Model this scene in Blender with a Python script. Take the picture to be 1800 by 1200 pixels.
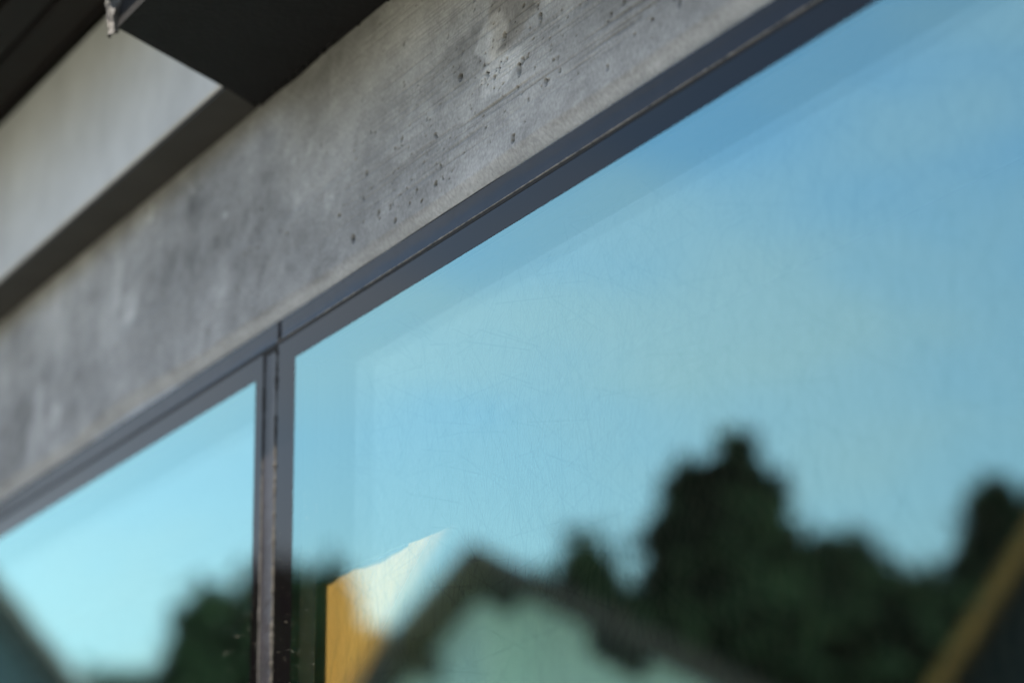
import bpy, bmesh, math, random
import numpy as np
from mathutils import Vector, Matrix

# ------------------------------------------------------------------ camera, sky, sun, exposure
S = bpy.context.scene
for o in list(bpy.data.objects):
    bpy.data.objects.remove(o)
COL = S.collection
PITCH, AZ = math.radians(14.10), math.radians(24.53)
cam_d = bpy.data.cameras.new('camera')
cam = bpy.data.objects.new('camera', cam_d); COL.objects.link(cam)
cam_d.sensor_width = 36.0
cam_d.lens = 112.0
cam_d.clip_start, cam_d.clip_end = 0.02, 3000
cam_d.dof.use_dof = True
cam_d.dof.focus_distance = 1.83
cam_d.dof.aperture_fstop = 5.6
fwd = Vector((-math.cos(AZ)*math.cos(PITCH), math.sin(AZ)*math.cos(PITCH), math.sin(PITCH)))
cam.location = (1.96537, -0.71502, 1.75)
cam.rotation_euler = fwd.to_track_quat('-Z', 'Y').to_euler()
S.camera = cam

SUN_EL = math.radians(55.1)
SUN_AZ = math.radians(35.0)                          # from the facade's normal towards +X
SUN_DIR = Vector((math.cos(SUN_EL)*math.sin(SUN_AZ), -math.cos(SUN_EL)*math.cos(SUN_AZ), math.sin(SUN_EL)))   # towards the sun
W = bpy.data.worlds.new('World'); S.world = W; W.use_nodes = True
wn = W.node_tree.nodes; wl = W.node_tree.links
sky = wn.new('ShaderNodeTexSky'); sky.sky_type = 'NISHITA'; sky.sun_disc = False
sky.sun_elevation = SUN_EL
sky.sun_rotation = math.atan2(SUN_DIR.x, SUN_DIR.y)
sky.altitude = 500; sky.air_density = 1.3; sky.dust_density = 0.8; sky.ozone_density = 2.0
# pale haze and thin cirrus towards the horizon, the same all round
tcw = wn.new('ShaderNodeTexCoord'); sep = wn.new('ShaderNodeSeparateXYZ'); wl.new(tcw.outputs['Generated'], sep.inputs[0])
hz = wn.new('ShaderNodeMapRange'); hz.interpolation_type = 'SMOOTHSTEP'; wl.new(sep.outputs['Z'], hz.inputs[0])
hz.inputs[1].default_value = 0.31; hz.inputs[2].default_value = 0.08; hz.inputs[3].default_value = 0.0; hz.inputs[4].default_value = 0.68
cmap = wn.new('ShaderNodeMapping'); cmap.inputs['Scale'].default_value = (2.2, 2.2, 7.0); wl.new(tcw.outputs['Generated'], cmap.inputs[0])
cn = wn.new('ShaderNodeTexNoise'); cn.inputs['Scale'].default_value = 2.6; cn.inputs['Detail'].default_value = 7; cn.inputs['Roughness'].default_value = 0.55
wl.new(cmap.outputs[0], cn.inputs[0])
cr = wn.new('ShaderNodeMapRange'); cr.inputs[1].default_value = 0.42; cr.inputs[2].default_value = 0.66; cr.inputs[3].default_value = 0.0; cr.inputs[4].default_value = 0.45
wl.new(cn.outputs[0], cr.inputs[0])
ha = wn.new('ShaderNodeMath'); ha.operation = 'ADD'; ha.use_clamp = True; wl.new(hz.outputs[0], ha.inputs[0]); wl.new(cr.outputs[0], ha.inputs[1])
hm = wn.new('ShaderNodeMix'); hm.data_type = 'RGBA'; wl.new(ha.outputs[0], hm.inputs[0]); wl.new(sky.outputs[0], hm.inputs[6])
hm.inputs[7].default_value = (4.3, 4.3, 4.2, 1)
wl.new(hm.outputs[2], wn['Background'].inputs[0])
wn['Background'].inputs[1].default_value = 0.052
sun_d = bpy.data.lights.new('sun', 'SUN'); sun = bpy.data.objects.new('sun', sun_d); COL.objects.link(sun)
sun_d.energy = 5.0; sun_d.angle = math.radians(0.5); sun_d.color = (1.0, 0.90, 0.76)
sun.rotation_euler = SUN_DIR.to_track_quat('Z', 'Y').to_euler(); sun.location = (6, -6, 6)
S.view_settings.view_transform = 'Standard'; S.view_settings.look = 'None'
S.view_settings.exposure = 2.7; S.view_settings.gamma = 1.0; S.view_settings.use_curve_mapping = False
S.render.engine = 'CYCLES'; S.render.filter_size = 1.1
S.cycles.transparent_max_bounces = 32
S.cycles.max_bounces = 10; S.cycles.glossy_bounces = 6; S.cycles.diffuse_bounces = 4
S.cycles.caustics_reflective = False; S.cycles.caustics_refractive = False

# ------------------------------------------------------------------ helpers
def tag(o, label=None, cat=None, group=None, kind=None):
    if label: o['label'] = label
    if cat: o['category'] = cat
    if group: o['group'] = group
    if kind: o['kind'] = kind
    return o

def empty(name, loc=(0, 0, 0), rz=0.0):
    o = bpy.data.objects.new(name, None); COL.objects.link(o)
    o.location = loc; o.rotation_euler = (0, 0, rz); o.empty_display_size = 0.1
    return o

def link(name, me, mat=None, parent=None, smooth=False):
    o = bpy.data.objects.new(name, me); COL.objects.link(o)
    if mat is not None:
        for m in (mat if isinstance(mat, (list, tuple)) else [mat]):
            me.materials.append(m)
    if parent: o.parent = parent
    if smooth: me.polygons.foreach_set('use_smooth', [True]*len(me.polygons))
    return o

def np_mesh(name, verts, faces):
    """verts (n,3), faces (m,k) numpy arrays"""
    me = bpy.data.meshes.new(name)
    verts = np.ascontiguousarray(verts, dtype=np.float32); faces = np.ascontiguousarray(faces, dtype=np.int32)
    m, k = faces.shape
    me.vertices.add(len(verts)); me.vertices.foreach_set('co', verts.ravel())
    me.loops.add(m*k); me.loops.foreach_set('vertex_index', faces.ravel())
    me.polygons.add(m); me.polygons.foreach_set('loop_start', np.arange(0, m*k, k, dtype=np.int32))
    me.polygons.foreach_set('loop_total', np.full(m, k, dtype=np.int32))
    me.update(calc_edges=True)
    return me

class MB:
    """collects simple shapes and builds ONE mesh"""
    def __init__(s): s.v = []; s.f = []
    def box(s, x0, x1, y0, y1, z0, z1):
        b = len(s.v)
        s.v += [(x0,y0,z0),(x1,y0,z0),(x1,y1,z0),(x0,y1,z0),(x0,y0,z1),(x1,y0,z1),(x1,y1,z1),(x0,y1,z1)]
        s.f += [tuple(b+i for i in q) for q in ((0,3,2,1),(4,5,6,7),(0,1,5,4),(1,2,6,5),(2,3,7,6),(3,0,4,7))]
        return s
    def prism(s, poly, axis, a, b):
        """poly: 2-D outline, extruded from a to b along axis ('x','y','z')"""
        n = len(poly); base = len(s.v)
        def P(p, t):
            return {'x': (t, p[0], p[1]), 'y': (p[0], t, p[1]), 'z': (p[0], p[1], t)}[axis]
        s.v += [P(p, a) for p in poly] + [P(p, b) for p in poly]
        s.f.append(tuple(base+i for i in range(n))[::-1]); s.f.append(tuple(base+n+i for i in range(n)))
        for i in range(n):
            j = (i+1) % n
            s.f.append((base+i, base+j, base+n+j, base+n+i))
        return s
    def tube(s, p0, p1, r0, r1, n=8):
        p0, p1 = Vector(p0), Vector(p1); d = (p1-p0).normalized()
        a = d.orthogonal().normalized(); c = d.cross(a); b = len(s.v)
        for p, r in ((p0, r0), (p1, r1)):
            for i in range(n):
                t = 2*math.pi*i/n; s.v.append(tuple(p+(a*math.cos(t)+c*math.sin(t))*r))
        for i in range(n):
            j = (i+1) % n; s.f.append((b+i, b+j, b+n+j, b+n+i))
        s.f.append(tuple(b+i for i in range(n))[::-1]); s.f.append(tuple(b+n+i for i in range(n)))
        return s
    def build(s, name, mat, parent=None, bevel=0.0, smooth=False):
        me = bpy.data.meshes.new(name); me.from_pydata(s.v, [], s.f)
        bm = bmesh.new(); bm.from_mesh(me)
        bmesh.ops.recalc_face_normals(bm, faces=bm.faces)
        if bevel:
            bmesh.ops.bevel(bm, geom=bm.edges[:], offset=bevel, segments=1, affect='EDGES', profile=0.6, clamp_overlap=True)
        bm.to_mesh(me); bm.free()
        return link(name, me, mat, parent, smooth)

def mat(name):
    m = bpy.data.materials.new(name); m.use_nodes = True
    return m, m.node_tree.nodes, m.node_tree.links

def simple(name, col, rough=0.7, ior=1.5, noise=0.0, nscale=8.0, bump=0.0, bscale=60.0, stretch=(1,1,1), spec=0.5, metal=0.0):
    m, n, l = mat(name); p = n['Principled BSDF']
    p.inputs['Roughness'].default_value = rough; p.inputs['IOR'].default_value = ior
    p.inputs['Specular IOR Level'].default_value = spec; p.inputs['Metallic'].default_value = metal
    p.inputs['Base Color'].default_value = (*col, 1)
    tc = n.new('ShaderNodeTexCoord'); mp = n.new('ShaderNodeMapping'); l.new(tc.outputs['Object'], mp.inputs[0])
    mp.inputs['Scale'].default_value = stretch
    if noise:
        t = n.new('ShaderNodeTexNoise'); t.inputs['Scale'].default_value = nscale; t.inputs['Detail'].default_value = 6
        l.new(mp.outputs[0], t.inputs[0])
        r = n.new('ShaderNodeMapRange'); r.inputs[1].default_value = 0.3; r.inputs[2].default_value = 0.7
        r.inputs[3].default_value = 1-noise; r.inputs[4].default_value = 1+noise
        l.new(t.outputs[0], r.inputs[0])
        mx = n.new('ShaderNodeVectorMath'); mx.operation = 'SCALE'; mx.inputs[0].default_value = col
        l.new(r.outputs[0], mx.inputs['Scale']); l.new(mx.outputs[0], p.inputs['Base Color'])
    if bump:
        t = n.new('ShaderNodeTexNoise'); t.inputs['Scale'].default_value = bscale; t.inputs['Detail'].default_value = 4
        l.new(mp.outputs[0], t.inputs[0])
        b = n.new('ShaderNodeBump'); b.inputs['Strength'].default_value = bump; b.inputs['Distance'].default_value = 0.002
        l.new(t.outputs[0], b.inputs['Height']); l.new(b.outputs[0], p.inputs['Normal'])
    return m

# ------------------------------------------------------------------ materials
def concrete_attr(name):
    """albedo from the stain attribute of the mesh (cement skin, lime bloom, damp patches, painted pit shade) plus fine grain"""
    m, n, l = mat(name); p = n['Principled BSDF']
    p.inputs['Roughness'].default_value = 0.85; p.inputs['Specular IOR Level'].default_value = 0.25
    a = n.new('ShaderNodeAttribute'); a.attribute_name = 'stain_pit_shade'
    tc = n.new('ShaderNodeTexCoord')
    t = n.new('ShaderNodeTexNoise'); t.inputs['Scale'].default_value = 420; t.inputs['Detail'].default_value = 5
    l.new(tc.outputs['Object'], t.inputs[0])
    r = n.new('ShaderNodeMapRange'); r.inputs[1].default_value = 0.25; r.inputs[2].default_value = 0.75
    r.inputs[3].default_value = 0.76; r.inputs[4].default_value = 1.24; l.new(t.outputs[0], r.inputs[0])
    t2 = n.new('ShaderNodeTexNoise'); t2.inputs['Scale'].default_value = 13; t2.inputs['Detail'].default_value = 8; t2.inputs['Roughness'].default_value = 0.65
    l.new(tc.outputs['Object'], t2.inputs[0])
    r2 = n.new('ShaderNodeMapRange'); r2.inputs[1].default_value = 0.3; r2.inputs[2].default_value = 0.7
    r2.inputs[3].default_value = 0.80; r2.inputs[4].default_value = 1.20; l.new(t2.outputs[0], r2.inputs[0])
    mm = n.new('ShaderNodeMath'); mm.operation = 'MULTIPLY'; l.new(r.outputs[0], mm.inputs[0]); l.new(r2.outputs[0], mm.inputs[1]); r = mm
    mx = n.new('ShaderNodeVectorMath'); mx.operation = 'SCALE'
    l.new(a.outputs['Color'], mx.inputs[0]); l.new(r.outputs[0], mx.inputs['Scale']); l.new(mx.outputs[0], p.inputs['Base Color'])
    b = n.new('ShaderNodeBump'); b.inputs['Strength'].default_value = 0.5; b.inputs['Distance'].default_value = 0.0006
    l.new(t.outputs[0], b.inputs['Height']); l.new(b.outputs[0], p.inputs['Normal'])
    return m

M = {}
M['beam'] = concrete_attr('board_marked_concrete')
M['smooth_concrete'] = simple('smooth_concrete', (0.56, 0.56, 0.56), 0.8, noise=0.10, nscale=16, bump=0.15, bscale=220, spec=0.25)
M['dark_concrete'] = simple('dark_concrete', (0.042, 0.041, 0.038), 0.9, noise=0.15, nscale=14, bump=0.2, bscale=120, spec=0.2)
M['old_concrete'] = simple('weathered_concrete', (0.055, 0.055, 0.056), 0.9, noise=0.4, nscale=90, bump=0.6, bscale=300)
M['bounce_gravel'] = simple('pale_bounce_gravel', (0.62, 0.62, 0.60), 0.95, noise=0.2, nscale=5, bump=0.6, bscale=40)
M['bitumen'] = simple('black_coated_slab', (0.010, 0.010, 0.0105), 0.85, noise=0.12, nscale=30, bump=0.5, bscale=260, spec=0.08)
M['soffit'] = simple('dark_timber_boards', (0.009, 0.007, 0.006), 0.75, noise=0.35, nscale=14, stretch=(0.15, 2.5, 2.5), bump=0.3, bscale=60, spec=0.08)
M['enamel'] = simple('black_enamel', (0.0015, 0.0012, 0.0016), 0.015, ior=1.178, spec=0.5)
M['silicone'] = simple('black_silicone', (0.010, 0.009, 0.011), 0.16, ior=1.175, noise=0.3, nscale=30, stretch=(0.4, 1, 1), bump=0.12, bscale=120)
M['rough_seal'] = simple('rough_seal_edge', (0.010, 0.009, 0.006), 0.8, noise=0.6, nscale=500, bump=1.0, bscale=900)
M['seal_lip'] = simple('seal_lip_highlight', (0.24, 0.215, 0.18), 0.5, noise=0.45, nscale=300)
M['groove'] = simple('black_groove', (0.006, 0.006, 0.006), 0.8)
M['spacer'] = simple('black_spacer', (0.010, 0.010, 0.010), 0.6)
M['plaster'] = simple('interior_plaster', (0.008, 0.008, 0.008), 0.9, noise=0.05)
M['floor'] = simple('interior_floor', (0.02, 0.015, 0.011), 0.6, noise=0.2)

def glass_coat(name, ior, tint, trans, base=0.0, scale=1.0):
    m, n, l = mat(name); n.remove(n['Principled BSDF'])
    g = n.new('ShaderNodeBsdfGlossy'); g.inputs['Roughness'].default_value = 0.0; g.inputs['Color'].default_value = (*tint, 1)
    t = n.new('ShaderNodeBsdfTransparent'); t.inputs['Color'].default_value = (*trans, 1)
    f = n.new('ShaderNodeFresnel'); f.inputs['IOR'].default_value = ior
    # thin sheet: the same reflectance from both sides
    geo = n.new('ShaderNodeNewGeometry')
    sel = n.new('ShaderNodeMix'); sel.data_type = 'FLOAT'
    l.new(geo.outputs['Backfacing'], sel.inputs[0]); sel.inputs[2].default_value = ior; sel.inputs[3].default_value = 1.0/ior
    l.new(sel.outputs[0], f.inputs['IOR'])
    ad = n.new('ShaderNodeMath'); ad.operation = 'MULTIPLY_ADD'; l.new(f.outputs[0], ad.inputs[0])
    ad.inputs[1].default_value = scale; ad.inputs[2].default_value = base; ad.use_clamp = True
    mx = n.new('ShaderNodeMixShader'); l.new(ad.outputs[0], mx.inputs[0]); l.new(t.outputs[0], mx.inputs[1]); l.new(g.outputs[0], mx.inputs[2])
    l.new(mx.outputs[0], n['Material Output'].inputs[0])
    return m
M['glass_outer'] = glass_coat('solar_control_glass', 1.6, (0.56, 0.98, 1.0), (0.92, 0.98, 0.94), base=0.125, scale=1.5)
M['glass_inner'] = glass_coat('inner_glass', 1.6, (0.86, 0.98, 1.0), (0.97, 0.99, 0.98), base=0.0, scale=0.62)
m, n, l = mat('clear_side'); n.remove(n['Principled BSDF'])
t = n.new('ShaderNodeBsdfTransparent'); l.new(t.outputs[0], n['Material Output'].inputs[0]); M['clear'] = m
m, n, l = mat('pattern_print'); n.remove(n['Principled BSDF'])
t = n.new('ShaderNodeBsdfTransparent'); t.inputs['Color'].default_value = (0.87, 0.90, 0.91, 1)
l.new(t.outputs[0], n['Material Output'].inputs[0]); M['pattern'] = m

m, n, l = mat('ochre_curtain_cloth'); n.remove(n['Principled BSDF'])
d = n.new('ShaderNodeBsdfDiffuse'); d.inputs[0].default_value = (0.40, 0.205, 0.06, 1)
tr = n.new('ShaderNodeBsdfTranslucent'); tr.inputs[0].default_value = (0.6, 0.3, 0.05, 1)
mx = n.new('ShaderNodeMixShader'); mx.inputs[0].default_value = 0.15
l.new(d.outputs[0], mx.inputs[1]); l.new(tr.outputs[0], mx.inputs[2])
# the free border is woven open and sheer
sa = n.new('ShaderNodeAttribute'); sa.attribute_name = 'weave'
st = n.new('ShaderNodeBsdfTransparent'); sm_ = n.new('ShaderNodeMixShader')
l.new(sa.outputs['Fac'], sm_.inputs[0]); l.new(mx.outputs[0], sm_.inputs[1]); l.new(st.outputs[0], sm_.inputs[2]); l.new(sm_.outputs[0], n['Material Output'].inputs[0])
M['curtain'] = m
M['dust'] = simple('pale_dust', (0.5, 0.48, 0.42), 0.9)
M['asphalt'] = simple('asphalt', (0.05, 0.05, 0.052), 0.9, noise=0.2, nscale=3, bump=0.4, bscale=80)
M['paving'] = simple('concrete_paving', (0.075, 0.073, 0.068), 0.85, noise=0.15, nscale=4, bump=0.3, bscale=60)
M['grass'] = simple('meadow_grass', (0.045, 0.055, 0.032), 0.95, noise=0.4, nscale=2.5, bump=0.8, bscale=30)
M['render_pale'] = simple('pale_house_render', (0.80, 0.93, 0.87), 0.9, noise=0.06, nscale=1.5)
M['render_grey'] = simple('blue_grey_house_render', (0.18, 0.21, 0.22), 0.9, noise=0.06, nscale=1.5)
M['roof_wood'] = simple('dark_roof_boards', (0.009, 0.007, 0.006), 0.8, noise=0.3, nscale=5)
M['tiles'] = simple('brown_roof_tiles', (0.035, 0.022, 0.017), 0.8, noise=0.25, nscale=4)
M['verge'] = simple('brown_verge_board', (0.075, 0.042, 0.028), 0.6, noise=0.25, nscale=5)
M['shutter'] = simple('pinkish_shutter', (0.46, 0.30, 0.24), 0.7)
M['frame_dark'] = simple('dark_window_frame', (0.04, 0.04, 0.045), 0.5)
M['house_glass'] = simple('house_window_glass', (0.03, 0.035, 0.04), 0.05)
M['black_boards'] = simple('black_stained_boards', (0.012, 0.012, 0.012), 0.8, noise=0.3, nscale=4)
M['orange_wood'] = simple('orange_larch_board', (0.55, 0.22, 0.045), 0.7, noise=0.2, nscale=6)
M['bark'] = simple('bark', (0.05, 0.038, 0.028), 0.95, noise=0.3, nscale=6)
def leaf_mat(name, c0, c1):
    m, n, l = mat(name); p = n['Principled BSDF']; p.inputs['Roughness'].default_value = 0.9; p.inputs['Specular IOR Level'].default_value = 0.04
    oi = n.new('ShaderNodeNewGeometry')
    mx = n.new('ShaderNodeMix'); mx.data_type = 'RGBA'; l.new(oi.outputs['Random Per Island'], mx.inputs[0])
    mx.inputs[6].default_value = (*c0, 1); mx.inputs[7].default_value = (*c1, 1); l.new(mx.outputs[2], p.inputs['Base Color'])
    return m
M['needles'] = leaf_mat('spruce_needles', (0.008, 0.017, 0.009), (0.017, 0.029, 0.014))
M['leaves'] = leaf_mat('dark_leaves', (0.005, 0.011, 0.005), (0.013, 0.022, 0.009))

# ------------------------------------------------------------------ ground
def sheet(name, x0, x1, y0, y1, z, m):
    me = bpy.data.meshes.new(name); me.from_pydata([(x0,y0,z),(x1,y0,z),(x1,y1,z),(x0,y1,z)], [], [(0,1,2,3)])
    return tag(link(name, me, m), kind='structure')
sheet('ground', -1500, 1500, -1500, 1500, -0.012, M['grass'])
sheet('road', -400, 400, -5.2, -2.2, -0.006, M['asphalt'])
sheet('bounce_yard', -32, -9.5, -26, -5.2, -0.006, M['bounce_gravel'])  # added pale sheet, bounces sunlight onto the shaded wall of the gabled house
tag(MB().box(-60, 60, -2.2, -0.02, -0.006, 0.11).build('pavement', M['paving'], bevel=0.01), kind='structure')

# ------------------------------------------------------------------ the building
B = empty('concrete_building')
tag(B, 'grey board-marked concrete building with a flush ribbon of mirror glazing under dark eaves', 'building')
Z_L1, Z_LM, Z_L4, Z_TOP = 2.2862, 2.2703, 2.2530, 2.4510
rng = np.random.default_rng(7)

def fft_noise(shape, lx, lz, seed, rot=0.0):
    """gaussian-filtered noise, correlation lengths in samples along x (axis 1) and z (axis 0); zero mean, unit variance"""
    r = np.random.default_rng(seed).standard_normal(shape)
    kz = np.fft.fftfreq(shape[0])[:, None]; kx = np.fft.fftfreq(shape[1])[None, :]
    if rot: kx, kz = kx*math.cos(rot)+kz*math.sin(rot), -kx*math.sin(rot)+kz*math.cos(rot)
    g = np.exp(-0.5*((2*math.pi*kx*lx)**2+(2*math.pi*kz*lz)**2))
    o = np.fft.ifft2(np.fft.fft2(r)*g).real
    return (o-o.mean())/o.std()

def sstep(a, b, x):
    t = np.clip((x-a)/(b-a), 0, 1); return t*t*(3-2*t)

def build_beam():
    x0, x1, dx, dz = -0.80, 0.86, 0.0011, 0.0005
    xs = np.arange(x0, x1, dx); zs = np.arange(Z_L1, Z_TOP, dz)
    nx, nz = len(xs), len(zs); sh = (nz, nx)
    X, Z = np.meshgrid(xs, zs)
    rot = -0.02*dx/dz*0 + 0.0
    # relief: depth into the wall (+)
    D = 0.0009*fft_noise(sh, 130, 90, 1)*0.35 + 0.00022*fft_noise(sh, 14, 12, 2)*0.6
    grain = fft_noise(sh, 26, 0.8, 3); grain2 = fft_noise(sh, 45, 2.2, 4)
    bandm = np.clip(0.55+0.30*fft_noise(sh, 150, 22, 5), 0, 1)*sstep(2.303, 2.318, Z)*(0.25+0.75*sstep(0.05, 0.30, X))
    patch = fft_noise(sh, 60, 45, 6)
    gline = np.clip(grain-0.15, 0, None)
    G = bandm*(gline*0.8+0.35*np.clip(grain2-0.6, 0, None))
    D += 0.0006*G
    # board joint steps: two shuttering boards
    D += 0.0004*sstep(2.352, 2.3535, Z+0.004*np.sin(X*3))
    # bottom arris: smooth chamfer
    wob = 0.0022*fft_noise((1, nx), 60, 1, 8)[0][None, :]
    ch = np.clip((Z_L1+0.0105+wob-Z)/0.0105, 0, 1)
    D += 0.0062*ch**1.3
    smooth = sstep(0.0, 0.55, ch+0.05*fft_noise(sh, 9, 5, 17)*(ch > 0))
    # pits (blow holes): x, z, rx, rz, depth
    pits = [(0.326,2.360,.0042,.0022,.007),(0.409,2.339,.0030,.0046,.009),(0.414,2.3425,.0026,.0022,.006),(0.401,2.300,.0030,.0024,.008),
            (0.388,2.3655,.0026,.0032,.006),(0.437,2.3615,.0024,.0026,.006),(0.437,2.358,.0014,.0014,.005),(0.4445,2.3205,.0026,.0022,.006),
            (0.512,2.351,.0022,.0020,.005),(0.546,2.344,.0028,.0020,.006),(0.580,2.340,.0024,.0018,.005),(0.603,2.3150,.0026,.0034,.006),
            (0.638,2.3475,.0024,.0018,.005),(0.291,2.3040,.0022,.0020,.006),(0.298,2.3125,.0020,.0020,.006),(0.157,2.3045,.0032,.0034,.006),
            (0.366,2.349,.0018,.0022,.005),(0.43,2.333,.0014,.0012,.004),(0.455,2.330,.0013,.0012,.004),(0.25,2.303,.0016,.0012,.005),
            (0.269,2.299,.0016,.0012,.005),(0.227,2.298,.0024,.0014,.005),(0.20,2.310,.0018,.0024,.005),(0.60,2.326,.0016,.0014,.005)]
    r2 = np.random.default_rng(21)
    cl = [(0.36,2.362,.05,.02),(0.40,2.350,.05,.018),(0.22,2.355,.06,.03),(0.18,2.33,.08,.02),(0.05,2.33,.09,.02),(0.6,2.325,.08,.012),(0.28,2.325,.07,.02),(0.45,2.34,.08,.02)]
    for i in range(420):
        if i < 180:
            c = cl[int(r2.integers(len(cl)))]; px, pz = r2.normal(c[0], c[2]), r2.normal(c[1], c[3])
        else:
            px, pz = r2.uniform(-.75, .83), r2.uniform(2.300, 2.445)
        if pz < Z_L1+0.011: continue
        a = 0.00045+0.0013*r2.random()**4.0
        pits.append((px, pz, a*1.15, a*(0.8+0.5*r2.random()), a*3.2))
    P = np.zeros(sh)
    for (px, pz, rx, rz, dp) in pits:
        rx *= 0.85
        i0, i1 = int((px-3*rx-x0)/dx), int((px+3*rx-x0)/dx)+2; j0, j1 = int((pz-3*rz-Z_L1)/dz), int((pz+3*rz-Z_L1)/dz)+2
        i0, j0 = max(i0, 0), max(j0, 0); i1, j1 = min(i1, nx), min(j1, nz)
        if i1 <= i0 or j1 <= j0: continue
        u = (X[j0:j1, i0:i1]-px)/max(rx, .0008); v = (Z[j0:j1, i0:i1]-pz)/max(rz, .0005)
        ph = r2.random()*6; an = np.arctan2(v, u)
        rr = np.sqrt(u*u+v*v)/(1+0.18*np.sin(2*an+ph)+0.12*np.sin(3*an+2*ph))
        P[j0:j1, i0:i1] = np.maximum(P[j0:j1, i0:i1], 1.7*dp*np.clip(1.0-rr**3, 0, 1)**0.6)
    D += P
    # albedo: cement skin, damp patches, lime bloom, painted shade in the pits
    base = np.array([0.305, 0.298, 0.290])
    tone = 1.0 + 0.10*fft_noise(sh, 70, 60, 11) + 0.06*fft_noise(sh, 22, 26, 12) + 0.05*fft_noise(sh, 5, 7, 13)
    streak = fft_noise(sh, 12, 60, 14)
    left = 1-sstep(0.0, 0.35, X)
    tone += left*0.06*streak
    tone -= 0.20*bandm*np.clip(gline*1.0, 0, 1.2) + 0.05*bandm*np.clip(grain2, -1, 1)
    mott = fft_noise(sh, 6, 6, 15)
    fine = fft_noise(sh, 2.2, 2.5, 16)
    tone += 0.03*fine
    warm = np.zeros(sh)
    def blob(cx, cz, sx, sz, amp, edge, seed, w=0.0):
        nonlocal tone, warm
        nfield = 0.55*fft_noise(sh, 16, 20, seed)+0.30*fft_noise(sh, 5, 6, seed+1)
        amp *= 1.35; q = np.exp(-0.5*(((X-cx)/sx)**2+((Z-cz)/sz)**2))*1.6-0.75+0.45*nfield
        k = sstep(0.0, edge, q); tone += amp*k; warm += w*k
    blob(0.372, 2.372, .020, .011, 0.46, .35, 31)          # lime bloom near the top edge
    blob(0.392, 2.346, .030, .008, 0.38, .45, 33)
    blob(0.405, 2.372, .030, .016, -0.26, .45, 35, 0.05)   # damp patch beside it
    blob(0.445, 2.378, .016, .010, 0.24, .35, 36)
    blob(0.300, 2.362, .050, .022, -0.16, .7, 37)
    for k, (cx, cz, sx, sz, am) in enumerate([(-.345,2.392,.012,.030,.22),(-.31,2.37,.020,.012,.26),(-.38,2.37,.010,.028,.18),(-.60,2.39,.010,.020,.20),
                                             (-.545,2.335,.012,.022,.26),(-.50,2.320,.03,.010,.22),(-.57,2.315,.012,.02,.22),(-.43,2.345,.03,.014,-.13),
                                             (-.20,2.41,.03,.020,.16),(-.12,2.375,.05,.02,-.10),(-.53,2.35,.010,.03,-.16),(-.14,2.335,.05,.02,.09),(-.66,2.36,.03,.04,-.10)]):
        blob(cx, cz, sx, sz, am, .8, 50+2*k)
    tone = np.clip(tone, 0.45, 1.7)
    tone = tone*(1-smooth)+smooth*(1.27+0.03*mott*0.4)
    tone = np.where(P > 0.0008, tone*0.09, tone)            # shade inside the holes, put into the colour
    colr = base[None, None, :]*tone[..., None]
    colr[..., 0] *= 1+warm-0.03*smooth; colr[..., 2] *= 1-1.4*warm+0.04*smooth
    V = np.stack([X, D, Z], -1).reshape(-1, 3)
    idx = np.arange(nz*nx).reshape(nz, nx)
    F = np.stack([idx[:-1, :-1], idx[:-1, 1:], idx[1:, 1:], idx[1:, :-1]], -1).reshape(-1, 4)
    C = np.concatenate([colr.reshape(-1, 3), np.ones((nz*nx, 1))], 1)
    # plain ends, underside and back so that the beam is a solid bar
    def addq(pts):
        nonlocal V, F, C
        b = len(V); V = np.concatenate([V, np.array(pts)]); F = np.concatenate([F, np.array([[b, b+1, b+2, b+3]])])
        C = np.concatenate([C, np.tile(np.array([[0.30, 0.295, 0.285, 1]]), (4, 1))])
    xe = xs[-1]; xb = xs[0]
    for a, b in ((-6.0, xb), (xe, 6.0)):
        addq([(a, 0.0005, Z_L1+.0105), (b, 0.0005, Z_L1+.0105), (b, 0.0005, Z_TOP), (a, 0.0005, Z_TOP)])
        addq([(a, 0.0062, Z_L1), (b, 0.0062, Z_L1), (b, 0.0005, Z_L1+.0105), (a, 0.0005, Z_L1+.0105)])
    addq([(-6, 0.006, Z_L1), (-6, 0.24, Z_L1), (6, 0.24, Z_L1), (6, 0.006, Z_L1)])
    addq([(6, 0.24, Z_L1), (-6, 0.24, Z_L1), (-6, 0.24, 2.75), (6, 0.24, 2.75)])
    addq([(-6, 0.0005, Z_TOP), (6, 0.0005, Z_TOP), (6, 0.24, Z_TOP), (-6, 0.24, Z_TOP)])
    me = np_mesh('beam', V, F)
    at = me.color_attributes.new('stain_pit_shade', 'FLOAT_COLOR', 'POINT')
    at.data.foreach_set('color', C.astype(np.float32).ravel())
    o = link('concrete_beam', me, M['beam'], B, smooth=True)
    o['label'] = 'pitted board-marked concrete beam with pale smooth lower edge'
    return o
build_beam()

# projecting fascia band above the beam, cut on the skew where the black slab starts
YF, ZU = -0.0362, 2.4506
pl = [(-6, 0.24), (-0.030, 0.24), (-0.0275, 0.0), (0.0065, YF), (-6, YF)]
fb = MB().prism(pl, 'z', ZU+0.0005, 2.592)
f = fb.build('fascia_band', M['smooth_concrete'], B, bevel=0.0016)
f['label'] = 'smooth pale concrete fascia band'
# its shaded underside: the shade is put into a thin dark plate 36 mm wide
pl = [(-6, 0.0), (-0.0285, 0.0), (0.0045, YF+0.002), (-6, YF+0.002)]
MB().prism(pl, 'z', ZU-0.0035, ZU).build('underside_shade_plate', M['dark_concrete'], B)

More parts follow.
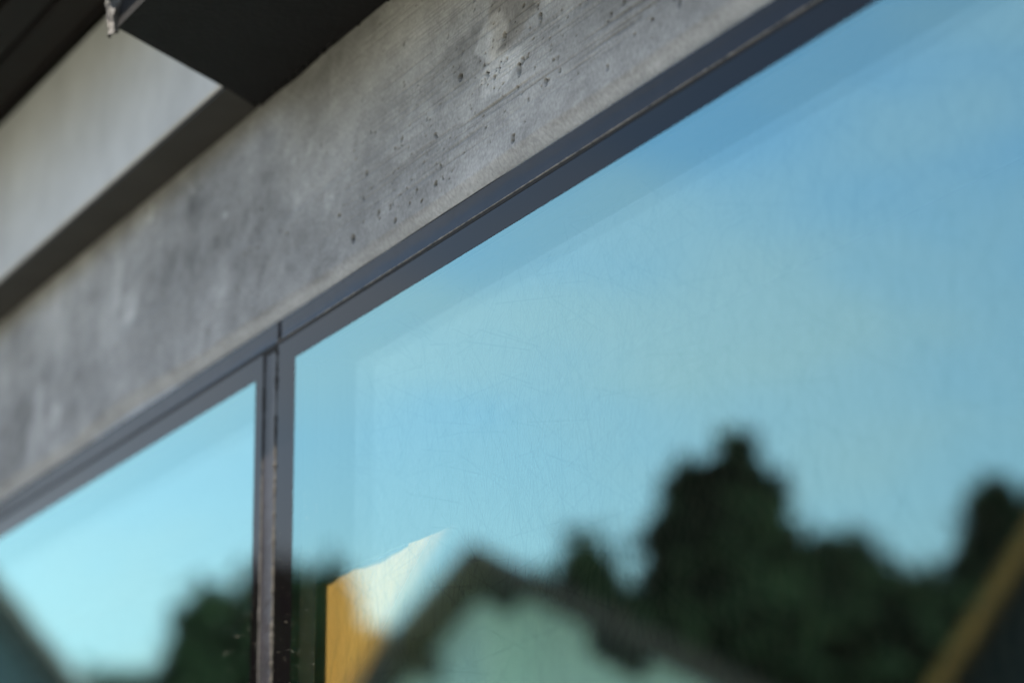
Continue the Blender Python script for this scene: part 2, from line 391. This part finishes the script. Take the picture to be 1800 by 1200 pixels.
# black slab end under the eaves on the right, with a rough edge against the beam
def build_slab():
    A = (-0.0231, -0.001); Bp = (0.0896, -0.139)
    n = 260
    bm = bmesh.new()
    r = random.Random(5)
    lo = []; xs = [A[0]+(6-A[0])*(i/n)**2.0 for i in range(n+1)]
    def ring(z):
        return [bm.verts.new((x, A[1]-(0.0006+0.0018*r.random()**2 if x < 0.6 else 0.001), z)) for x in xs] + [bm.verts.new((6, Bp[1], z)), bm.verts.new((Bp[0], Bp[1], z))]
    r0, r1 = ring(2.4472), ring(2.592)
    m = len(r0)
    bm.faces.new(r0[::-1]); bm.faces.new(r1)
    for i in range(m):
        j = (i+1) % m; bm.faces.new((r0[i], r0[j], r1[j], r1[i]))
    bmesh.ops.recalc_face_normals(bm, faces=bm.faces)
    me = bpy.data.meshes.new('slab'); bm.to_mesh(me); bm.free()
    o = link('eaves_slab', me, M['bitumen'], B); o['label'] = 'black coated slab end projecting under the eaves'
    # ragged bead of black sealant where slab and beam meet
    N = 900; K = 6; V = []; F = []
    rr = np.random.default_rng(3)
    prof = np.convolve(rr.random(N+40), np.ones(9)/9, 'same')[20:20+N]
    prof2 = fft_noise((1, N), 22, 1, 77)[0]*0.35+0.5; prof2 = np.clip(prof2, 0, 1.3)
    spike = np.convolve((rr.random(N+40) > 0.975).astype(float), [.3, .8, 1, .6, .2], 'same')[20:20+N]
    for i in range(N):
        x = -0.02+0.95*i/(N-1); w = 0.0012+0.0022*prof2[i]+0.0010*prof[i]+0.0012*spike[i]
        for k in range(K):
            t = math.pi*k/(K-1); V.append((x, -0.0002-0.0016*math.sin(t), 2.4486-w*(0.5-0.5*math.cos(t))))
    for i in range(N-1):
        for k in range(K-1):
            a = i*K+k; F.append((a, a+1, a+K+1, a+K))
    me = np_mesh('bead', np.array(V), np.array(F)); link('sealant_bead', me, M['bitumen'], B)
    # broken light concrete arris at the outer corner
    g = np.random.default_rng(11); n1, n2 = 26, 14; V = []
    for i in range(n1):
        z = 2.4475+0.13*i/(n1-1); w = 0.010+0.022*min(1, i/8)
        for j in range(n2):
            s = j/(n2-1)
            V.append((0.0896-0.012+w*s+0.0015*g.normal(), -0.1395-0.006*math.sin(math.pi*s)*(0.4+0.6*min(1, i/4))+0.0013*g.normal()+0.004*(s < .02 or s > .98), z+0.001*g.normal()-0.004*math.sin(math.pi*s)*(i == 0)))
    F = [(i*n2+j, i*n2+j+1, (i+1)*n2+j+1, (i+1)*n2+j) for i in range(n1-1) for j in range(n2-1)]
    me = np_mesh('chip', np.array(V), np.array(F)); o = link('broken_arris', me, M['old_concrete'], B)
    o['label'] = 'rough broken pale corner of the slab end'
build_slab()

# timber eaves: boards running along the facade
EDGE = -0.221
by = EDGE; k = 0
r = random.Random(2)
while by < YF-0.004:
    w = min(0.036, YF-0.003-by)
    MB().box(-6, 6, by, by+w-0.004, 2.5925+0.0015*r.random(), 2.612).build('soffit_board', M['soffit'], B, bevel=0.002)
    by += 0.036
MB().box(-6, 6, EDGE-0.002, 5.0, 2.6135, 2.76).build('roof_slab', M['dark_concrete'], B)

# wall, floor and room behind the glass
XL, XR, SILL = -3.2, 4.2, 0.45
MB().box(-6, 6, 0.004, 0.24, 0.0, SILL-0.012).build('sill_wall', M['smooth_concrete'], B)
MB().box(-6, XL-0.002, 0.004, 0.24, SILL-0.012, Z_L1-0.003).build('wall_pier', M['smooth_concrete'], B)
MB().box(XR+0.002, 6, 0.004, 0.24, SILL-0.012, Z_L1-0.003).build('wall_pier', M['smooth_concrete'], B)
MB().box(-6, 6, 0.031, 0.243, 2.279, 2.2855).build('dark_head_cover', M['spacer'], B)  # added black sheet that darkens the lit beam underside seen through the glass
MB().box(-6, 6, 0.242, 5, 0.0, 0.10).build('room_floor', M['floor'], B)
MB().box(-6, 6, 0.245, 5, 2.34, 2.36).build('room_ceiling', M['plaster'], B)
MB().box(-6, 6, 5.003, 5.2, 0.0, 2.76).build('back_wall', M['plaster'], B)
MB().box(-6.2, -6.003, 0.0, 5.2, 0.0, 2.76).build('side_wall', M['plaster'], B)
MB().box(6.003, 6.2, 0.0, 5.2, 0.0, 2.76).build('side_wall', M['plaster'], B)

# glazing: two double-glazed units butt-jointed with black silicone, enamelled at the rim
G0 = 0.0035                                  # outer glass face
JL, JR = -0.0155, 0.0128                     # edges of the upright joint
def unit(x0, x1, el, er, label):
    w = empty('window_unit'); w.parent = B; w['label'] = label
    zt, zb = Z_LM-0.0006, SILL
    gx0, gx1, gz0, gz1 = x0+el, x1-er, zb+0.017, Z_L4
    # clear (coated) part of the outer pane: front face reflects, the rest is clear
    def pane(name, x0, x1, z0, z1, y, t, mfront, mback):
        me = bpy.data.meshes.new(name)
        v = [(x0,y,z0),(x1,y,z0),(x1,y,z1),(x0,y,z1),(x0,y+t,z0),(x1,y+t,z0),(x1,y+t,z1),(x0,y+t,z1)]
        fs = [(0,1,2,3),(5,4,7,6),(4,5,1,0),(1,5,6,2),(2,6,7,3),(4,0,3,7)]
        me.from_pydata(v, [], fs)
        o = link(name, me, [mfront, mback, M['clear']], w)
        for i, p in enumerate(me.polygons): p.material_index = 0 if i == 0 else (1 if i == 1 else 2)
        return o
    pane('outer_pane', gx0+.0003, gx1-.0003, gz0+.0003, gz1-.0003, G0, 0.006, M['glass_outer'], M['clear'])
    e = MB()
    e.box(x0, x1, G0, G0+0.006, gz1, zt); e.box(x0, x1, G0, G0+0.006, zb, gz0)
    e.box(x0, gx0, G0, G0+0.006, gz0, gz1); e.box(gx1, x1, G0, G0+0.006, gz0, gz1)
    e.build('enamel_border', M['enamel'], w)
    sp = MB(); y0, y1 = G0+0.0062, G0+0.0062+0.0150
    sp.box(x0+.004, x1-.004, y0, y1, gz1+.001, zt-.002); sp.box(x0+.004, x1-.004, y0, y1, zb+.002, gz0-.001)
    sp.box(x0+.004, gx0-.011, y0, y1, gz0-.001, gz1+.001); sp.box(gx1+.001, x1-.004, y0, y1, gz0-.001, gz1+.001)
    sp.build('spacer_bar', M['spacer'], w)
    YP = y1+0.0004
    pane('inner_pane', x0+.004, x1-.004, zb+.002, zt-.002, YP, 0.0065, M['glass_inner'], M['glass_inner'])
    return w, YP
wl_, _ = unit(XL, JL, 0.030, 0.0145, 'left glass unit reflecting pale sky and a round tree')
wr_, YP = unit(JR, XR, 0.0335, 0.030, 'large right glass unit reflecting gabled house and dark trees')

# faint criss-cross bird-protection print on the inner pane of the large unit
def pick_up_sticks():
    g = np.random.default_rng(42); V = []; F = []
    y = YP-0.0006
    N = 5200
    for i in range(N):
        cx, cz = g.uniform(0.05, 1.55), g.uniform(1.85, 2.25)
        L = g.uniform(0.012, 0.055); a = g.normal(math.pi/2, 0.75); w = g.uniform(0.0003, 0.0006)
        ux, uz = math.cos(a), math.sin(a)
        p = [(cx-ux*L-uz*w, cz-uz*L+ux*w), (cx+ux*L-uz*w, cz+uz*L+ux*w), (cx+ux*L+uz*w, cz+uz*L-ux*w), (cx-ux*L+uz*w, cz-uz*L-ux*w)]
        if max(q[1] for q in p) > Z_L4 or min(q[0] for q in p) < JR+0.035: continue
        b = len(V); V += [(q[0], y-1e-6*i*0.1, q[1]) for q in p]; F.append((b, b+1, b+2, b+3))
    o = link('printed_line_pattern', np_mesh('sticks', np.array(V), np.array(F)), M['pattern'], wr_); o['kind'] = 'stuff'
pick_up_sticks()

# joints
def strip_relief(name, x0, x1, z0, z1, nx, nz, depth, amp, seed, m, vertical):
    """slightly dished, hand-tooled silicone surface"""
    g = np.random.default_rng(seed)
    xs = np.linspace(x0, x1, nx); zs = np.linspace(z0, z1, nz); X, Z = np.meshgrid(xs, zs)
    t = (X-x0)/(x1-x0) if vertical else (Z-z0)/(z1-z0)
    Y = G0+0.0004+depth*4*t*(1-t)
    nlong = fft_noise((nz, nx), (1.2 if vertical else 14), (14 if vertical else 1.2), seed)
    Y = Y+amp*nlong*0.6
    V = np.stack([X, Y, Z], -1).reshape(-1, 3); idx = np.arange(nz*nx).reshape(nz, nx)
    F = np.stack([idx[:-1, :-1], idx[:-1, 1:], idx[1:, 1:], idx[1:, :-1]], -1).reshape(-1, 4)
    return link(name, np_mesh(name, V, F), m, B, smooth=True)
strip_relief('head_joint', XL, XR, Z_LM+0.0012, Z_L1-0.0008, 2400, 12, 0.00022, 0.00003, 61, M['silicone'], False)
strip_relief('upright_joint', JL+0.0028, JR-0.0030, SILL, Z_LM-0.0010, 14, 1500, 0.0003, 0.00003, 62, M['silicone'], True)
MB().box(XL, XR, 0.010, 0.030, Z_LM-0.004, Z_L1+0.001).build('backing_rod', M['groove'], B)
MB().box(JL-0.002, JR+0.002, 0.012, 0.024, SILL, Z_LM-0.004).build('backing_rod', M['groove'], B)
# thin lip of the head seal, highlight put into its pale colour, and the dark line under it
def lip(name, path, r, m, seed, rough):
    g = np.random.default_rng(seed); V = []; F = []; K = 6
    n = len(path)
    nz = fft_noise((1, n), 3, 1, seed)[0]; nz2 = g.standard_normal(n)
    for i, (p, d) in enumerate(path):
        rr = r*max(0.3, 1+0.16*nz[i]+rough*nz2[i])
        for k in range(K):
            t = 2*math.pi*k/K
            off = Vector((0, -math.cos(t)*rr, math.sin(t)*rr)) if d == 'x' else Vector((math.sin(t)*rr, -math.cos(t)*rr, 0))
            V.append(tuple(Vector(p)+off))
    for i in range(n-1):
        for k in range(K):
            a, b = i*K+k, i*K+(k+1) % K; F.append((a, b, b+K, a+K))
    return link(name, np_mesh(name, np.array(V), np.array(F)), m, B, smooth=True)
lip('seal_lip', [((x, G0-0.0001, Z_LM+0.0009), 'x') for x in np.linspace(JR-0.002, 1.6, 1400)], 0.00032, M['seal_lip'], 71, 0.25)
MB().box(XL, XR, G0-0.0003, G0+0.004, Z_LM-0.0016, Z_LM+0.0003).build('seal_groove', M['groove'], B)
lip('seal_edge', [((JR-0.0016, G0+0.0004, z), 'z') for z in np.linspace(SILL+0.9, Z_LM-0.001, 1300)], 0.0013, M['rough_seal'], 72, 0.22)
lip('seal_edge', [((JL+0.0014, G0+0.0002, z), 'z') for z in np.linspace(SILL+0.9, Z_LM-0.001, 900)], 0.0009, M['groove'], 73, 0.12)
MB().box(JL+0.001, JR, G0-0.0002, G0+0.002, Z_LM-0.0036, Z_LM-0.0016).build('seal_groove', M['groove'], B)
# overlapping seal end above the upright joint
for (x, w, t) in ((JR+0.0010, 0.0034, 0.0002),):
    MB().prism([(x-w, G0+0.002), (x-w*.6, G0-t), (x+w*.4, G0-t*.9), (x+w, G0+0.002)], 'z', Z_LM+0.0016, Z_L1-0.0012).build('seal_lap', M['silicone'], B, smooth=True)

# dust on the glass either side of the upright joint
g = np.random.default_rng(9); V = []; F = []
for i in range(170):
    x = g.choice([g.uniform(JR+.002, .09), g.uniform(-.09, JL-.002)]); z = 2.03+0.13*g.random()**1.6; s = 0.00010+0.00016*g.random()**3
    b = len(V); y = G0-0.0003
    V += [(x-s, y, z), (x, y, z-s), (x+s, y, z), (x, y, z+s), (x, y-s*.7, z)]; F += [(b, b+1, b+4), (b+1, b+2, b+4), (b+2, b+3, b+4), (b+3, b, b+4)]
o = link('dust_specks', np_mesh('dust', np.array(V), np.array(F)), M['dust'], B); o['kind'] = 'stuff'

# ------------------------------------------------------------------ curtain inside the large window
def curtain():
    c = empty('curtain', (-0.3, 0.1, 0.10)); tag(c, 'sunlit ochre cafe curtain drawn aside inside the large window beside the upright joint', 'curtain')
    nz, nu = 130, 90; V = []; Wv = []
    ztop, zbot = 2.1094, 0.14
    xl = -0.095
    for j in range(nz):
        z = ztop+(zbot-ztop)*j/(nz-1)
        # right edge sweeps in to the tie at z = 1.90, then hangs
        if z > 1.90:
            xr = max(-0.06, 0.243+(z-2.111)*1.75+0.012*math.sin((z-1.9)*9))
        else:
            q = (1.90-z)/1.9; xr = -0.06+0.12*min(1, q*2.5)
        wdt = xr-xl
        for i in range(nu):
            u = i/(nu-1); x = xl+wdt*u
            y = 0.0348+0.0006*math.sin(x*70+0.6*math.sin(z*5)+z*6)+0.0003*math.sin(x*210+z*3)
            V.append((x+0.3, y-0.1, z-0.1))
            e_ = (xr-x)/0.085; Wv.append(0.0 if z < 1.95 else 1-min(1, max(0, e_))**2*(3-2*min(1, max(0, e_))))
    idx = np.arange(nz*nu).reshape(nz, nu)
    F = np.stack([idx[:-1, :-1], idx[:-1, 1:], idx[1:, 1:], idx[1:, :-1]], -1).reshape(-1, 4)
    me = np_mesh('drape', np.array(V), F)
    at = me.attributes.new('weave', 'FLOAT', 'POINT')
    at.data.foreach_set('value', np.array(Wv, dtype=np.float32))
    link('drape', me, M['curtain'], c, smooth=True)
    MB().tube((0.17, -0.0655, 2.0092), (0.47, -0.0655, 2.0092), 0.0012, 0.0012, 8).build('rod', M['spacer'], c)
    tb = MB()
    for k in range(20):
        a0, a1 = 2*math.pi*k/20, 2*math.pi*(k+1)/20
        tb.tube((0.205+0.045*math.cos(a0), -0.045+0.012*math.sin(a0), 1.80), (0.205+0.045*math.cos(a1), -0.045+0.012*math.sin(a1), 1.80), 0.012, 0.012, 6)
    tb.build('tie_band', M['curtain'], c)
curtain()

# ------------------------------------------------------------------ across the street (seen in the glass)
def gable_house(name, loc, rz, hw, pt, zr, over, thick, depth, mw, mroof, mverge, label, side_over=0.5):
    """hw, pt: (left, right) half width and roof slope; zr: top of the ridge"""
    h = empty(name, loc, rz); tag(h, label, 'house')
    apex = zr-thick
    # local: gable wall at y = 0 facing +y, house runs to -y
    MB().prism([(-hw[0], 0), (hw[1], 0), (hw[1], apex-hw[1]*pt[1]), (0, apex), (-hw[0], apex-hw[0]*pt[0])], 'y', -depth, 0).build('wall', mw, h)
    for s, w, p in ((-1, hw[0], pt[0]), (1, hw[1], pt[1])):
        e = w+side_over
        tv = thick
        z0 = lambda x: zr-x*p
        rf = MB().prism([(0, z0(0)-tv+.004), (0, z0(0)-.03), (s*e, z0(e)-.03), (s*e, z0(e)-tv+.004)], 'y', -depth-over, over-0.03).build('roof', mroof, h)
        nrow = 12
        tl = MB()
        for k in range(nrow):
            xa, xb = e*k/nrow, e*(k+1)/nrow+0.03
            tl.prism([(s*xa, z0(xa)-.028), (s*xa, z0(xa)-0.012), (s*xb, z0(xb)+0.012), (s*xb, z0(xb)-.026)], 'y', -depth-over, over-0.03)
        t = tl.build('roof_tile_courses', M['tiles'], rf); t['kind'] = 'stuff'
        MB().prism([(0, z0(0)-tv*0.9), (0, z0(0)+.02), (s*e, z0(e)+.02), (s*e, z0(e)-tv*0.9)], 'y', over-0.028, over+0.01).build('verge_board', mverge, rf)
        for xx in (w*0.24, w*0.66):
            MB().box(s*xx-0.06, s*xx+0.06, 0.002, over-0.05, z0(xx)-tv-0.15-0.06*p, z0(xx)-tv-0.065*p).build('purlin', M['roof_wood'], h)
    return h, apex
# middle house: ridge end at (-17.88, -8.02, 5.76); deep gable overhang, steep left and shallow right slope
over, thick = 1.45, 0.14
rz = math.radians(-50.5)
nh = Vector((-math.sin(rz), math.cos(rz)))
hx, hy = -17.877-nh.x*over, -8.016-nh.y*over
house, _ = gable_house('gabled_house', (hx, hy, 0), rz, (1.9, 3.6), (1.06, 0.53), 5.758, over, thick, 8.0, M['render_pale'], M['roof_wood'], M['verge'],
                       'pale rendered gabled house with wide dark roof overhang mirrored in the large pane')
def win(parent, x0, x1, z0, z1, y, m_f, m_g):
    f = MB()
    f.box(x0, x1, y, y+.05, z1-.07, z1); f.box(x0, x1, y, y+.05, z0, z0+.07)
    f.box(x0, x0+.07, y, y+.05, z0+.07, z1-.07); f.box(x1-.07, x1, y, y+.05, z0+.07, z1-.07); xm = (x0+x1)/2
    f.box(xm-.04, xm+.04, y, y+.05, z0+.07, z1-.07)
    fo = f.build('window', m_f, parent); MB().box(x0+.07, x1-.07, y+.01, y+.02, z0+.07, z1-.07).build('pane', m_g, fo)
    return fo
MB().prism([(-1.9, 3.0), (-0.12, 3.0), (-0.12, 5.758-thick-0.12*1.06-0.01), (-1.9, 5.758-thick-1.9*1.06-0.01)], 'y', 0.004, 0.80).build('bay', M['render_pale'], house)
win(house, -0.35, 0.55, 3.45, 4.68, 0.003, M['frame_dark'], M['house_glass'])
MB().box(-0.50, -0.37, 0.004, 0.05, 3.45, 4.70).build('shutter', M['shutter'], house, bevel=0.01)
MB().box(0.58, 0.80, 0.004, 0.05, 3.45, 4.70).build('shutter', M['frame_dark'], house, bevel=0.01)
win(house, -1.2, 1.2, 0.9, 2.3, 0.003, M['frame_dark'], M['house_glass'])

# left house: only its right-hand roof edge shows, low in the left pane; verge passes (-11.615,-3.001,4.078) and (-11.486,-3.287,3.70)
rl = math.atan2(0.41, 0.91)-math.pi/2
axl = Vector((math.cos(rl), math.sin(rl))); nl = Vector((-math.sin(rl), math.cos(rl)))
p2 = (4.078-3.70)/math.hypot(11.615-11.486, 3.287-3.001)
sgl = 1 if Vector((0.129, -0.286)).dot(axl) > 0 else -1
ov2, th2, hw2, up2 = 0.25, 0.14, 2.2, 1.0
rid = Vector((-11.615, -3.001))-axl*sgl*up2; za = 4.078+up2*p2
org = rid-nl*ov2
lh, _ = gable_house('low_house', (org.x, org.y, 0), rl, (hw2, hw2), (p2, p2), za, ov2, th2, 4.0, M['render_grey'], M['roof_wood'], M['roof_wood'],
                    'blue-grey house with a steep dark roof edge mirrored at the lower left corner', side_over=0.4)

# black barn with a larch verge board: lower right corner of the large pane
BARN_A, BARN_B = (-9.10, -6.224, 3.59), (-8.859, -6.502, 4.137)
def barn():
    # the left verge shows between these two street-side points (x, y, z)
    a, b = Vector(BARN_A), Vector(BARN_B)
    nb = Vector((0.756, 0.655, 0)).normalized(); r_ = math.atan2(nb.y, nb.x)-math.pi/2
    bn = empty('black_barn', (a.x, a.y, 0), r_); tag(bn, 'black boarded barn with an orange larch verge board mirrored at the lower right corner', 'barn')
    ax = Vector((math.cos(r_), math.sin(r_), 0)); s1 = (b-a).dot(ax); sg = 1 if s1 > 0 else -1
    sl = (b.z-a.z)/abs(s1)
    e0, mid = -0.35, 1.9
    Z = lambda t: a.z+sl*t
    end = 2*mid-e0
    MB().prism([(sg*0.0, 0), (sg*0.0, Z(0)-.12), (sg*mid, Z(mid)-.12), (sg*(2*mid), Z(0)-.12), (sg*2*mid, 0)], 'y', -5.0, -0.15).build('wall', M['black_boards'], bn)
    for q in (0, 1):
        x0 = sg*(e0 if q == 0 else end)
        rf = MB().prism([(x0, Z(e0)-.085), (x0, Z(e0)+.02), (sg*mid, Z(mid)+.02), (sg*mid, Z(mid)-.085)], 'y', -5.2, -0.03).build('roof', M['roof_wood'], bn)
        MB().prism([(x0, Z(e0)-.085), (x0, Z(e0)+.02), (sg*mid, Z(mid)+.02), (sg*mid, Z(mid)-.085)], 'y', -0.027, 0.01).build('verge_board', M['orange_wood'], rf)
barn()

# trees ------------------------------------------------------------
def quads(centres, normals, sizes, rg, asp=1.6):
    n = len(centres)
    a = np.cross(normals, rg.standard_normal((n, 3))); a /= np.linalg.norm(a, axis=1)[:, None]+1e-9
    b = np.cross(normals, a)
    a = a*sizes[:, None]*asp*0.5; b = b*sizes[:, None]*0.5
    V = np.stack([centres-a, centres-b*0.9+a*0.1, centres+a, centres+b], 1).reshape(-1, 3)
    return V, np.arange(4*n).reshape(n, 4)

def spruce_mesh(seed, H=10.0, Rb=2.4, N=15000):
    rg = np.random.default_rng(seed)
    # whorls of branches, drooping; leaf sprays along each
    C = []; 
    nl = 34
    for L in range(nl):
        t = L/(nl-1); z = H*(0.08+0.90*t); R = Rb*(1-t)**0.85*(0.8+0.4*rg.random())+0.12
        nb_ = int(9+7*(1-t))
        for k in range(nb_):
            az = rg.uniform(0, 2*math.pi); r_ = R*(0.65+0.5*rg.random())
            m_ = int(N/(nl*12)*(0.35+1.3*(1-t)))+6
            u = rg.random(m_)**0.7
            rad = u*r_
            x = rad*math.cos(az)+rg.normal(0, 0.10+0.10*r_/Rb, m_); y = rad*math.sin(az)+rg.normal(0, 0.10+0.10*r_/Rb, m_)
            zz = z-0.22*rad+0.10*rad**2/Rb+rg.normal(0, 0.09, m_)
            C.append(np.stack([x, y, zz], 1))
    C.append(np.stack([rg.normal(0, .06, 60), rg.normal(0, .06, 60), H*(0.97+0.05*rg.random(60))], 1))
    C = np.concatenate(C)
    n = rg.standard_normal((len(C), 3)); n[:, 2] += 0.8; n /= np.linalg.norm(n, axis=1)[:, None]
    V, F = quads(C, n, rg.uniform(0.16, 0.34, len(C)), rg, 2.0)
    return np_mesh('spruce_crown', V, F)

def broad_mesh(seed, H=9.0, R=3.0, lobes=34, N=17000):
    rg = np.random.default_rng(seed); C = []; Nn = []
    for k in range(lobes):
        ph = rg.uniform(0, 2*math.pi); rad = R*0.72*math.sqrt(rg.random()); hz = H*(0.30+0.55*rg.random()*(1-0.45*(rad/R)**2))
        lr = R*(0.13+0.24*rg.random())
        m_ = N//lobes; d = rg.standard_normal((m_, 3)); d /= np.linalg.norm(d, axis=1)[:, None]
        rr = lr*(0.55+0.5*rg.random(m_)**0.6+0.55*(rg.random(m_) > 0.86)*rg.random(m_))
        p = d*rr[:, None]*np.array([1, 1, 0.8])+np.array([rad*math.cos(ph), rad*math.sin(ph), hz])
        C.append(p); Nn.append(d+0.8*rg.standard_normal((m_, 3)))
    C = np.concatenate(C); n = np.concatenate(Nn); n /= np.linalg.norm(n, axis=1)[:, None]
    top = C[:, 2].max(); C[:, 2] *= H/top
    V, F = quads(C, n, rg.uniform(0.14, 0.30, len(C)), rg, 1.5)
    return np_mesh('broad_crown', V, F)

def trunk_mesh(H, r, seed, conifer):
    rr = random.Random(seed); mb = MB()
    if conifer:
        mb.tube((0, 0, 0), (0, 0, H*0.97), r, 0.02, 8)
    else:
        mb.tube((0, 0, 0), (0.05, 0.03, H*0.35), r, r*.7, 8); mb.tube((0.05, 0.03, H*0.35), (0.0, 0.1, H*0.75), r*.7, r*.25, 7)
        for k in range(6):
            a = rr.random()*6.3; z = H*(0.28+0.06*k)
            mb.tube((0.04, 0.03, z), (math.cos(a)*H*.22, math.sin(a)*H*.22, z+H*.2), r*.4, r*.1, 6)
    me = bpy.data.meshes.new('trunk'); me.from_pydata(mb.v, [], mb.f); return me

crowns = {'spruce': [spruce_mesh(s) for s in (1, 2)], 'broad': [broad_mesh(s) for s in (3, 4, 5)]}
trunks = {'spruce': trunk_mesh(10, 0.2, 1, True), 'broad': trunk_mesh(9, 0.22, 2, False)}
for c in crowns['spruce']: c.materials.append(M['needles'])
for c in crowns['broad']: c.materials.append(M['leaves'])
for t in trunks.values(): t.materials.append(M['bark'])
def tree(kind, var, x, y, top, width, rot, label):
    H = 10.0 if kind == 'spruce' else 9.0; Wd = 4.8 if kind == 'spruce' else 6.0
    e = empty('spruce_tree' if kind == 'spruce' else 'leafy_tree', (x, y, 0), rot)
    tag(e, label, 'tree', 'trees beyond the street')
    s = (width/Wd, width/Wd, top/H)
    c = link('crown', crowns[kind][var], None, e); c.scale = s
    t = link('trunk', trunks[kind], None, e); t.scale = s
F_ = -1  # the photograph shows them mirrored in the glass
CX, CY = 1.965, -0.715
def refl(px, py, dist):
    """street-side point that the glass shows in direction (px, py) of the picture plan"""
    f_ = 5600.0
    d = Vector((fwd.x*f_, fwd.y*f_, fwd.z*f_)); rt = Vector((math.sin(AZ), math.cos(AZ), 0)); up = rt.cross(fwd.normalized())
    v = (d+rt*(px-900)+up*(600-py))/f_
    return CX+v.x*dist, -(CY+v.y*dist), 1.75+v.z*dist
tl = [('broad', 0, 1432, 932, 46, 3.4, 0.7, 'leafy tree filling the slope right of the tallest spruce'),
      ('broad', 2, 985, 975, 45, 2.6, 5.0, 'low leafy tree behind the ridge of the gabled house'),
      ('broad', 1, 622, 1060, 30, 2.3, 1.1, 'low leafy tree between the upright joint and the gabled house'),
      ('spruce', 0, 1293, 762, 46, 6.2, 0.3, 'tallest spruce with a twin pointed top, right of the gabled house'),
      ('spruce', 1, 1205, 812, 47, 6.0, 1.3, 'second spruce pressed against the left of the tallest one'),
      ('broad', 0, 1050, 880, 42, 3.6, 0.0, 'small round leafy tree just above the right roof slope'),
      ('broad', 1, 1365, 850, 44, 4.2, 2.0, 'dark leafy tree on the right shoulder of the tallest spruce'),
      ('broad', 2, 1490, 895, 41, 3.0, 1.0, 'low small leafy tree in the dip between the spruces'),
      ('broad', 0, 1570, 945, 43, 3.0, 4.0, 'low leafy tree at the bottom of the dip, right one'),
      ('spruce', 1, 1748, 842, 42, 6.0, 3.0, 'pointed spruce near the right edge of the pane'),
      ('spruce', 0, 1850, 850, 44, 5.6, 5.0, 'spruce cut by the right edge of the picture'),
      ('broad', 1, 430, 940, 38, 3.3, 0.5, 'large round leafy tree seen either side of the upright joint'),
      ('broad', 2, 352, 1000, 37, 2.2, 2.2, 'lower leafy tree left of the large round one'),
      ('broad', 0, 525, 935, 39, 3.2, 1.6, 'slim leafy tree right of the upright joint'),
      ('broad', 2, 1150, 960, 48, 3.2, 3.6, 'leafy tree behind the spruces, left of the tallest'),
      ('broad', 0, 1300, 960, 40, 4.2, 2.6, 'broad leafy tree in front of the tallest spruce'),
      ('broad', 1, 1440, 985, 38, 4.6, 5.2, 'broad leafy tree under the dip in the skyline'),
      ('broad', 2, 1600, 958, 37, 4.8, 0.9, 'broad leafy tree beside the barn'),
      ('broad', 1, 1730, 980, 36, 4.2, 4.4, 'broad leafy tree behind the barn'),
      ('broad', 0, 322, 1062, 34, 2.0, 3.3, 'low leafy tree at the far left of the trees mirrored in the left pane')]
for kind, var, px, py, dist, wd, rot, lab in tl:
    x, y, z = refl(px, py, dist); z -= 0.006*dist; tree(kind, var, x, y, z, wd, rot, lab)
# low hedge along the far garden, left
x, y, z = refl(200, 1165, 35)
for k in range(4):
    hx_, hy_, hz_ = refl(130+55*k, (1178, 1166, 1172, 1188)[k], 35)
    tree('broad', k % 3, hx_, hy_, hz_, 1.9, k*1.7, ['hedge shrub next to the low house roof', 'taller round hedge shrub, second from the low house', 'round hedge shrub, third from the low house', 'hedge shrub under the large round tree'][k])
